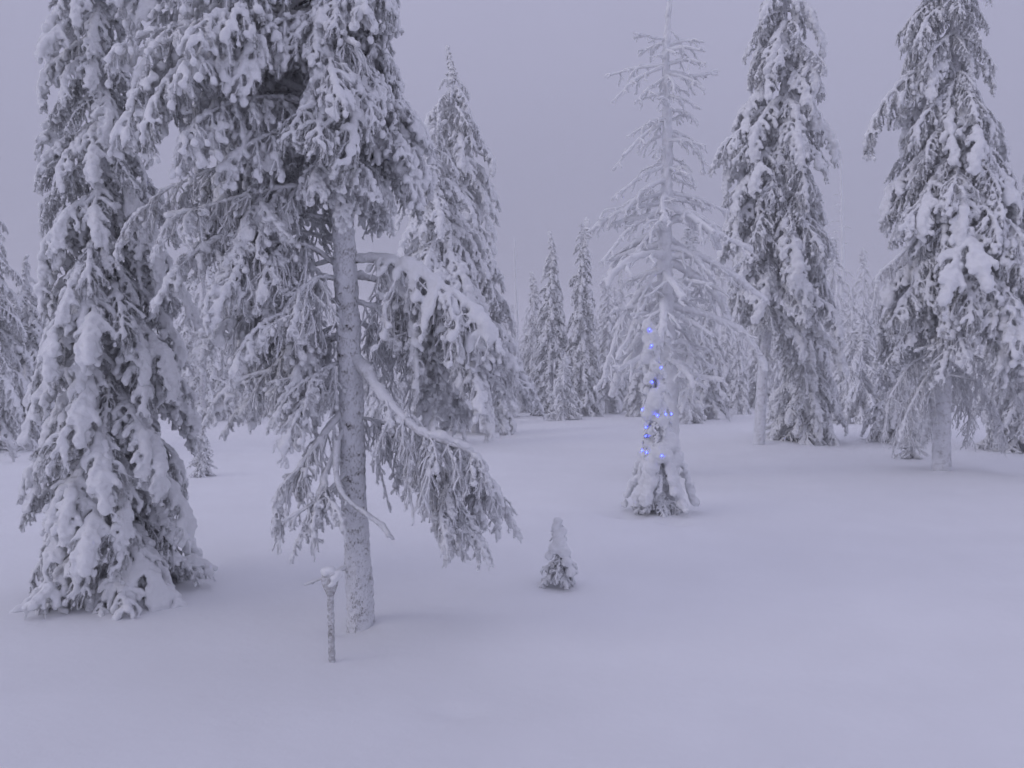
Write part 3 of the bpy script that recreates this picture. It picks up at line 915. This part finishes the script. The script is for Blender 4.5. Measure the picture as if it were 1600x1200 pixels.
limb(T8, b8, [(1485, 300, 0), (1440, 360, -0.3), (1405, 400, -0.4), (1372, 430, -0.4), (1362, 500, -0.4)], 828, **cur(spine_r=(0.05, 0.02), side_len=0.35, start=0.5, sp_snow=(0.03, 0.05, 0.9)))

# --- the snow-caked tree on the right picture edge
narrow('snow-caked tree cut by the right picture edge', (1598, 706), 235, 66, 91, 120, ('puffy', 'heavy'), top_px=1612)

# --- the dead tree coated white
b4 = on_ground(1043, 742)
T4 = empty('dead_tree', b4)
tag(T4, 'pale dead conifer coated in white rime behind the blue-lit spruce', 'dead tree')
ax4 = np.array([at(x, y, b4[1]) for (x, y) in [(1043, 738), (1045, 650), (1045, 600), (1041, 500), (1038, 400), (1040, 330), (1043, 250), (1042, 170), (1040, 80), (1044, 30), (1048, -25)]]) - b4
ax4 = np.vstack([[ax4[0][0], 0, -0.3], ax4])
part('trunk', trunk_mesh('trunk', ax4, (0.20, 0.035), 36, 0.03, 0.018, M_WHITE, 4), T4)
DEAD = dict(needle_mat=M_WHITE, wood=M_WHITE, hang=0.12, side_len=0.36, side_gap=0.13, wob=0.20, svar=(0.3, 1.5), side_ang=42, side_droop=0.10, fin_len=0.11, fin_gap=0.12, fin_droop=0.18, fin_r=0.016, side_r=0.022, fwob=0.25,
            needles=140, nlen=0.026, nwid=0.006, sp_snow=(0.024, 0.040, 0.95), sd_snow=(0.018, 0.028, 0.8), tip_snow=(0.018, 0.026, 0.5), voxel=0.015, spine_tw=False, start=0.25, disp=0.008)
DL = [([(1040, 62), (1015, 58), (990, 52)], .016, -.3), ([(1040, 66), (1018, 72), (998, 88)], .016, .3), ([(1042, 72), (1070, 62), (1094, 66)], .02, .2), ([(1042, 78), (1072, 74), (1101, 80)], .02, -.3),
      ([(1040, 102), (1000, 105), (945, 119)], .02, .2), ([(1040, 102), (995, 122), (956, 160)], .022, -.3), ([(1042, 112), (1085, 120), (1121, 112)], .022, .1), ([(1042, 114), (1075, 122), (1100, 141)], .02, -.4),
      ([(1042, 150), (1068, 155), (1094, 171)], .016, -.2), ([(1041, 118), (1015, 140), (992, 160)], .014, -.4), ([(1041, 185), (1010, 195), (980, 214)], .018, -.1), ([(1041, 188), (1000, 215), (957, 266)], .02, -.4),
      ([(1042, 190), (1060, 185), (1072, 178)], .012, .2), ([(1043, 208), (1070, 218), (1094, 240), (1096, 272)], .02, -.2), ([(1043, 262), (1070, 260), (1088, 292)], .02, -.3), ([(1042, 258), (1000, 275), (958, 312)], .022, -.2),
      ([(1042, 300), (1090, 310), (1138, 332)], .025, .1), ([(1041, 300), (980, 320), (922, 362)], .026, .1), ([(1041, 318), (1090, 335), (1135, 372), (1172, 390)], .03, -.4), ([(1040, 325), (985, 355), (938, 412)], .024, -.4),
      ([(1040, 350), (1010, 370), (985, 410)], .02, -.5), ([(1039, 400), (1090, 398), (1140, 425), (1198, 470)], .042, -.3), ([(1039, 400), (1075, 420), (1100, 470)], .022, .4), ([(1039, 440), (1000, 455), (970, 500), (945, 590)], .036, -.2),
      ([(1041, 475), (1105, 492), (1158, 515), (1182, 545), (1195, 578)], .045, -.5), ([(1041, 490), (990, 540), (930, 608)], .032, .2), ([(1040, 470), (1010, 478), (985, 520), (965, 560)], .026, -.5),
      ([(1043, 548), (1060, 532), (1078, 540), (1078, 600), (1064, 645)], .026, -.4), ([(1045, 640), (1066, 622), (1092, 617)], .03, -.2), ([(1041, 505), (1070, 520), (1090, 560)], .02, .5), ([(1042, 420), (1020, 430), (1000, 470), (995, 500)], .02, -.6)]
for k, (p, r, d) in enumerate(DL):
    f = np.linspace(0, 1, len(p))
    big = r > 0.025
    limb(T4, b4, [(x, y, d * q) for (x, y), q in zip(p, f)], 400 + k, **{**DEAD, **dict(spine_r=(r * 1.6, r * 1.0), sp_snow=((0.04, 0.07, 1.0) if big else (0.028, 0.045, 0.95)), side_len=0.42 if big else 0.30)})

lib('dead', 7, 9, lambda g: bough_path(g, 1.0, g.uniform(-12, 15), g.uniform(-70, -15), wig=0.22),
    **{**DEAD, **dict(spine_r=(0.052, 0.028), side_gap=0.11, fin_gap=0.11, sp_snow=(0.034, 0.055, 0.95))})
g4 = np.random.default_rng(44)
for k in range(66):
    row = 45 + 545 * ((k + g4.uniform(0, 1)) / 66.0) ** 0.9
    p = at(float(np.interp(row, [45, 170, 330, 545], [1041, 1042, 1040, 1042])), row, b4[1]) - b4
    reach = float(np.interp(row, [40, 80, 120, 160, 220, 260, 310, 400, 480, 545], [35, 60, 85, 60, 80, 75, 118, 140, 150, 120])) * b4[1] / FPX
    v_ = LIB['dead'][k % 7]
    put_bough(T4, v_, p, k * 2.4 + g4.uniform(-0.5, 0.5), g4.uniform(-0.2, 0.25), g4.uniform(-0.4, 0.4), max(0.25, reach / v_['reach'] * g4.uniform(0.45, 1.0)), 'limb', 1 if k % 2 else -1)

# --- the young spruce with the blue lights
b5 = on_ground(1030, 800)
T5 = tree('young_spruce', 'slim young snow-smothered spruce wound with blue lights', 'spruce', None, b5,
     [(795, 985, 1075), (760, 990, 1068), (720, 995, 1060), (660, 996, 1060), (600, 1000, 1056), (560, 1004, 1044), (525, 1006, 1030)],
     [(798, 1030), (650, 1026), (505, 1016)], 70, ['heavy', 'heavy', 'small'], 51, (0.05, 0.015), low_skirt=16, smin=0.28, pitch=(0.1, 0.5), lead=False)
g5 = np.random.default_rng(55)
bl = []
for k in range(34):                       # clumps piled up the stem
    f = 0.28 + 0.72 * (k / 33.0)
    az = k * 2.4
    rad = (0.22 - 0.18 * f) * g5.uniform(0.5, 1.35)
    r = (0.115 - 0.055 * f) * g5.uniform(0.55, 1.35)
    c_ = at(1030 - 14 * f, 797 - 288 * f, b5[1]) - b5
    bl.append((c_ + np.array([math.cos(az) * rad, math.sin(az) * rad, 0]), (r * g5.uniform(1.1, 1.6), r, r), (math.cos(az) * 0.5, math.sin(az) * 0.5, -1)))
for k in range(9):                        # loaded lower boughs lying out on the snow
    az = k * 2 * math.pi / 9 + g5.uniform(-0.22, 0.22)
    ro, hh = g5.uniform(0.26, 0.46), g5.uniform(0.65, 1.15)
    ws = g5.uniform(0.75, 1.2)
    for t in np.linspace(0, g5.uniform(0.75, 1), 12):
        r = g5.uniform(0.055, 0.085) * ws
        bl.append((np.array([math.cos(az) * (0.06 + ro * t), math.sin(az) * (0.06 + ro * t), hh * (1 - t) ** 0.85 + 0.06]) + g5.normal(0, 0.015, 3), (r * 1.3, r, r), (math.cos(az), math.sin(az), -1.2)))
part('snow_load', blobs_to_snow('young_spruce_snow', bl, 0.02, [M_SNOW], 5, 0.022, ICO2), T5)['kind'] = 'stuff'
WELLS.append((b5[0] - 0.45, b5[1] - 0.25, 0.22, -0.12))
WELLS.append((b5[0] + 0.06, b5[1] - 0.62, 0.16, -0.10))

# --- the little sapling in the open snow
b10 = on_ground(875, 914)
T10 = tree('sapling', 'knee-high snow-capped spruce sapling alone in the open snow', 'sapling', None, b10,
     [(902, 836, 912), (880, 841, 908), (850, 852, 899), (830, 862, 888), (815, 866, 884)],
     [(912, 878), (860, 875), (812, 873)], 40, ['small'], 101, (0.018, 0.008), smin=0.18, pitch=(0.3, 0.8), lead=False, embed=0.1)
bl = [(at(x, y, b10[1] + d) - b10, (r, r, r * h), (0, 0, 1)) for (x, y, d, r, h) in
      [(872, 813, 0, .040, 1.2), (867, 824, -.02, .036, 1), (879, 830, -.02, .042, 1), (872, 836, -.03, .05, 1), (874, 848, -.05, .062, 1), (866, 856, -.05, .055, 1), (882, 862, -.07, .05, 1.2), (886, 878, -.1, .045, 1.2), (892, 893, -.1, .045, 1), (858, 868, -.04, .04, 1)]]
part('snow_load', blobs_to_snow('sapling_snow', bl, 0.010, [M_SNOW], 9, 0.008, ICO2), T10)['kind'] = 'stuff'
WELLS.append((b10[0] - 0.05, b10[1], 0.22, -0.03))

# --- thin post with its snow-capped head
bp_ = on_ground(519, 1036)
PO = empty('post', bp_)
tag(PO, 'thin frosted post with snow-capped head beside the bare tree trunk', 'post')
Yp = bp_[1]
a, c = at(519, 1036, Yp) - bp_, at(516, 925, Yp) - bp_
ln = c - a
st = MB()
n = 70
ax = np.array([a + ln * t for t in np.linspace(-0.25, 1.02, n)])
th = np.arange(16) * 2 * math.pi / 16
sq = 0.0185 / np.maximum(np.abs(np.cos(th)), np.abs(np.sin(th))) ** 0.8
rr = np.tile(sq, (n, 1))
g = np.stack([np.cos(th)[None] * rr + ax[:, :1], np.sin(th)[None] * rr + ax[:, 1:2], np.broadcast_to(ax[:, 2:], (n, 16))], -1).reshape(-1, 3)
rr = rr + (0.0035 * vnoise(g, 60, 3) + 0.0025 * vnoise(g, 140, 4)).reshape(n, 16)
tube(st, ax, rr, 16)
part('stake', st.mesh('stake', [M_STAKE]), PO)
hd = MB()
top = c
hp = [(-0.02, .022), (0.0, .030), (0.02, .036), (0.045, .045), (0.075, .050), (0.105, .052), (0.125, .050)]
tube(hd, np.array([top + np.array([0, 0, z]) for z, r in hp]), np.array([[r * (1 + 0.12 * math.sin(5 * k + 30 * z)) for k in range(18)] for z, r in hp]), 18)
head = part('head', hd.mesh('head', [M_STAKE]), PO)
dk = MB()
v = np.array([[x, y, z] for x in (-1, 1) for y in (-1, 1) for z in (-1, 1)], float)
F8 = [[0, 1, 3, 2], [4, 6, 7, 5], [0, 4, 5, 1], [2, 3, 7, 6], [0, 2, 6, 4], [1, 5, 7, 3]]
dk.add(top + np.array([-0.014, -0.050, 0.085]) + v * np.array([0.026, 0.010, 0.018]), F8)
part('opening', dk.mesh('opening', [M_STAKE], False), head)
bl = [(top + np.array(q), (r, r, r * 0.8), (1, 0, 0)) for (q, r) in [((0.035, -0.03, 0.10), .036), ((0.05, 0, 0.115), .034), ((0.015, -0.045, 0.062), .024), ((0.0, 0.0, 0.135), .040), ((-0.03, 0.0, 0.135), .032), ((0.028, -0.045, 0.072), .022), ((-0.02, -0.04, 0.128), .02)]]
part('snow_cap', blobs_to_snow('post_snow', bl, 0.006, [M_SNOW], 12, 0.004, ICO2), PO)

# --- frosted twig bushes and small snow lumps
def bush(label, px, py, w, h, seed, n=9, kindm=None):
    b = on_ground(px, py)
    s = b[1] / FPX
    root = empty('frosted_bush', b)
    tag(root, label, 'bush', 'frosted twig bushes')
    g = np.random.default_rng(seed)
    for i in range(n):
        az = g.uniform(0, 6.28)
        H, Wd = h * s * g.uniform(0.7, 1.05), w * s * 0.5 * g.uniform(0.4, 1.1)
        p = np.array([[0, 0, -0.1], [0.15 * Wd * math.cos(az), 0.15 * Wd * math.sin(az), 0.45 * H], [0.5 * Wd * math.cos(az), 0.5 * Wd * math.sin(az), 0.85 * H], [Wd * math.cos(az), Wd * math.sin(az), H * g.uniform(0.65, 1.0)]])
        k = max(0.3, H / 2)
        bb = make_bough('stem', p, seed * 50 + i, **{**DEAD, **dict(spine_r=(0.016 * k + .004, 0.008 * k + .003), side_len=0.35 * H, side_gap=0.16 * k, fin_len=0.14 * k, fin_gap=0.12 * k, side_r=0.010 * k + .004, fin_r=0.007 * k + 0.003, needles=50, voxel=0.018 + 0.012 * k, sp_snow=(0.012 * k + .006, 0.022 * k + .006, 0.7), sd_snow=(0.010 * k + .004, 0.016 * k + .004, 0.5), tip_snow=(0.01, 0.016, 0.2))})
        o = part('stem', bb['mesh'], root)
        if bb['snow']:
            part('snow_load', bb['snow'], o)['kind'] = 'stuff'
bush('misty white twig bush between the narrow pair and the dead tree', 955, 612, 80, 120, 71, 9)
bush('tiny arching frosted twigs left of the leaning trunk', 1140, 658, 70, 28, 73, 5)
bush('frosted twig bush on the snow at the left picture edge', 22, 722, 70, 50, 74, 7)
bush('white twig bush between the spruce with thin tip and the narrow pair', 815, 645, 50, 60, 75, 7)

# --- pale dead conifers far off
def snag(label, px, py, top, w, seed):
    b = on_ground(px, py)
    root = empty('dead_tree', b)
    tag(root, label, 'dead tree')
    H = at(px, top, b[1])[2] - b[2]
    s = b[1] / FPX
    part('trunk', trunk_mesh('trunk', np.array([[0, 0, -0.3], [0.02 * H, 0, H * 0.5], [0, 0, H]]), (0.012 * H + 0.04, 0.03), 12, 0.15, 0.01, M_WHITE, seed), root)
    g = np.random.default_rng(seed)
    nl = 34
    vs = []
    for k in range(6):
        pth = bough_path(g, 1.0, g.uniform(-5, 20), g.uniform(-40, -10))
        vs.append(make_bough('limb', pth, seed * 10 + k, **{**DEAD, **dict(spine_r=(0.035, 0.02), side_gap=0.2, sp_snow=(0.03, 0.05, 0.9))}))
    for i in range(nl):
        f = 0.25 + 0.73 * (i + 0.5) / nl
        rad = w * s * 0.5 * (1.05 - f) / 0.8 * g.uniform(0.5, 1.2)
        put_bough(root, vs[i % 6], (0, 0, H * f), i * 2.4, g.uniform(-0.1, 0.3), 0, max(0.25, rad), 'limb')
snag('ghostly white dead conifer far behind, right of the tall leaning spruce', 1305, 632, 240, 80, 76)
snag('needle-thin white dead trunk far off, left of the narrow pair', 803, 632, 374, 26, 77)

# --- the misty wood far behind
lib('distant', 5, 8, lambda g: bough_path(g, g.uniform(0.95, 1.15), g.uniform(-25, 0), g.uniform(-88, -65), pw=1.2),
    side_len=0.26, side_gap=0.09, fin_gap=0.08, fin_len=0.13, fin_r=0.016, side_r=0.018, sides=3, needles=0, voxel=0.045, disp=0.015,
    sp_snow=(0.06, 0.10, 0.75), sd_snow=(0.05, 0.075, 0.55), tip_snow=(0.03, 0.05, 0.4), spine_tw=False)

def mesh_arrays(me):
    co = np.empty(len(me.vertices) * 3, np.float32)
    me.vertices.foreach_get('co', co)
    lv = np.empty(len(me.loops), np.int32)
    me.loops.foreach_get('vertex_index', lv)
    ls = np.empty(len(me.polygons), np.int32)
    me.polygons.foreach_get('loop_start', ls)
    lt = np.empty(len(me.polygons), np.int32)
    me.polygons.foreach_get('loop_total', lt)
    return co.reshape(-1, 3).astype(float), [np.stack([lv[ls[lt == k] + q] for q in range(k)], 1) for k in (3, 4) if (lt == k).any()]

DIST = [(mesh_arrays(q['mesh']), mesh_arrays(q['snow']), q['reach'], q['drop']) for q in LIB['distant']]
FAR = []
for k in range(3):
    g = np.random.default_rng(900 + k)
    mbn, mbs = MB(), MB()
    H, nb_ = 8.0, 70
    wide = (1.0, 1.25, 0.85, 1.1)[k]
    for i in range(nb_):
        f = 0.05 + 0.94 * ((i + g.uniform(0, 1)) / nb_) ** 1.15
        r = (1.05 * wide * (1 - f) ** 0.7 + 0.14) * g.uniform(0.7, 1.2)
        (cn_, fn_), (cs_, fs_), reach, drop = DIST[int(g.integers(5))]
        sc = r / reach
        m3 = np.array((Matrix.Rotation(i * 2.4 + g.uniform(-.5, .5), 3, 'Z') @ Matrix.Rotation(g.uniform(-0.05, 0.35), 3, 'Y'))) * sc
        o_ = np.array([0, 0, min(H * f + 0.3 * drop * sc, H - 0.05)])
        base_ = cn_ @ m3.T + o_
        for ff in fn_:
            mbn.add(base_, ff)
        base_ = cs_ @ m3.T + o_
        for ff in fs_:
            mbs.add(base_, ff)
    FAR.append((mbn.mesh('far_crown', [M_NEEDLE]), mbs.mesh('far_snow', [M_SNOW]),
                trunk_mesh('far_trunk', np.array([[0, 0, -0.4], [0, 0, 4], [0, 0, 7.9]]), (0.13, 0.03), 10, 0.3, 0.01, None, k)))
g = np.random.default_rng(7)
spots = []
for row, (y0, y1, cnt) in enumerate([(48, 64, 56), (66, 90, 34), (95, 130, 40)]):
    for i in range(cnt):
        Yf = g.uniform(y0, y1)
        u = -1.05 + 2.1 * (i + g.uniform(0.1, 0.9)) / cnt
        xf = u * Yf * 0.66
        spots.append((row, xf, Yf))
for q_, hx in enumerate([60, 250, 295, 350, 420, 500, 590, 650, 930, 1000, 1050, 1110, 1155, 1215, 1285, 1330, 1385, 1430, 1530, 20, 275, 330, 390, 455, 535, 950, 975, 1025, 1085, 1135, 1185, 1310, 1360, 1410, 1490, 1560, 615, 800]):
    Yf = (36 if q_ < 19 else 42) + (q_ * 37 % 11)
    spots.append((0, (hx - 800) / FPX * Yf, Yf))
GL = ['pale snowy spruce in the hazy wood behind', 'faint grey spruce deep in the haze', 'barely visible spruce at the back of the haze']
for (row, xf, Yf) in spots:
    px = 800 + xf / Yf * FPX
    if row == 0 and Yf > 53.5 and 740 < px < 830:
        continue
    z = gz(xf, Yf)
    root = empty('spruce_tree', (xf, Yf, z))
    tag(root, GL[row], 'spruce', ['snowy spruces of the hazy wood', 'faint spruces in the haze', 'barely visible spruces in the haze'][row])
    cme, sme, tme = FAR[int(g.integers(3))]
    sc = (g.uniform(0.55, 0.95) if Yf < 47.5 else g.uniform(0.65, 1.05)) if row == 0 else g.uniform(0.7, 1.15)
    rz = g.uniform(0, 6.28)
    wx = g.uniform(0.9, 1.3)
    for nm, me in (('trunk', tme), ('crown', cme), ('snow_load', sme)):
        o = part(nm, me, root, (0, 0, 0), (0, 0, rz), (sc * wx, sc * wx, sc))
        if nm == 'snow_load':
            o['kind'] = 'stuff'

# ------------------------------------------------------------------ ground
def axis_vals(near, far, lo):
    v = [0.0]
    d = lo
    while v[-1] < far:
        v.append(v[-1] + d)
        if v[-1] > near:
            d *= 1.06
    return np.array(v)
ys = np.concatenate([-axis_vals(1, 60, 0.12)[:0:-1], axis_vals(9, 420, 0.07)])
xp = axis_vals(5, 400, 0.07)
xs = np.concatenate([-xp[:0:-1], xp])
X, Yg = np.meshgrid(xs, ys)
Z = ground_z(X, Yg)
mbg = MB()
nx, ny = len(xs), len(ys)
i = np.arange(ny - 1)[:, None] * nx
j = np.arange(nx - 1)[None, :]
mbg.add(np.stack([X, Yg, Z], -1).reshape(-1, 3), np.stack([i + j, i + j + 1, i + nx + j + 1, i + nx + j], -1).reshape(-1, 4))
go = bpy.data.objects.new('ground', mbg.mesh('ground', [M_GROUND]))
C.objects.link(go)
go['kind'] = 'structure'
go['label'] = 'smooth deep snow covering the gently sloping ground'

for o in LATE:
    C.objects.link(o)
LATE.clear()
# blue light string
SL = empty('light_string', b5)
tag(SL, 'string of tiny glowing blue bulbs wound round the young spruce', 'string lights')
bulbs = [(1015, 515), (1033, 574), (1019, 597), (1003, 640), (1009, 668), (1009, 681), (1003, 704), (1010, 707), (1034, 712), (1027, 649), (1040, 647), (1049, 647), (1018, 540)]
bp = []
dep = bpy.context.evaluated_depsgraph_get()
dep.update()

EYE = Vector((0, 0, CAM_H))
for (x, y) in bulbs:
    r = ray(x, y)
    d = Vector(r).normalized()
    hit, loc, nor, idx, ob, mtx = S.ray_cast(dep, EYE, d, distance=b5[1] + 1.2)
    dist = (loc - EYE).length if hit else b5[1]
    if not hit or dist > b5[1] + 0.5:
        dist = b5[1] - 0.1
    bp.append(np.array(EYE) + np.array(d) * (dist - 0.012) - b5)
mbc = MB()
order = sorted(bp, key=lambda q: q[2])
cab = []
for i in range(len(order) - 1):
    a, c = order[i], order[i + 1]
    for t in np.linspace(0, 1, 8, endpoint=False):
        q = a + (c - a) * t
        q = q + np.array([0, 0.05 * math.sin(math.pi * t), -0.03 * math.sin(math.pi * t)])
        cab.append(q)
cab.append(order[-1])
tube(mbc, np.array(cab), np.full(len(cab), 0.0018), 4)
part('cable', mbc.mesh('cable', [M_CABLE]), SL)
mbb = MB()
mbb.add(ICO1[0] * np.array([0.009, 0.009, 0.012]), ICO1[1])
led = mbb.mesh('bulb', [M_LED])
for q in bp:
    part('bulb', led, SL, q)

for o in LATE:
    C.objects.link(o)
LATE.clear()

# ------------------------------------------------------------------ haze
hz = MB()
lo_, hi_ = np.array([-410, -70, float(Z.min()) - 1.0]), np.array([410, 430, 14.0])
hz.add((lo_ + hi_) / 2 + v * (hi_ - lo_) / 2, F8)
hm = bpy.data.materials.new('haze')
hm.use_nodes = True
hm.node_tree.nodes.clear()
ho = hm.node_tree.nodes.new('ShaderNodeOutputMaterial')
hv_ = hm.node_tree.nodes.new('ShaderNodeVolumePrincipled')
hv_.inputs['Color'].default_value = (0.985, 0.985, 0.995, 1)
hv_.inputs['Density'].default_value = 0.0045
hm.node_tree.links.new(hv_.outputs[0], ho.inputs['Volume'])
hob = bpy.data.objects.new('haze', hz.mesh('haze', [hm], False))
C.objects.link(hob)
hob['kind'] = 'stuff'
hob['label'] = 'thin pale frost haze filling the air'
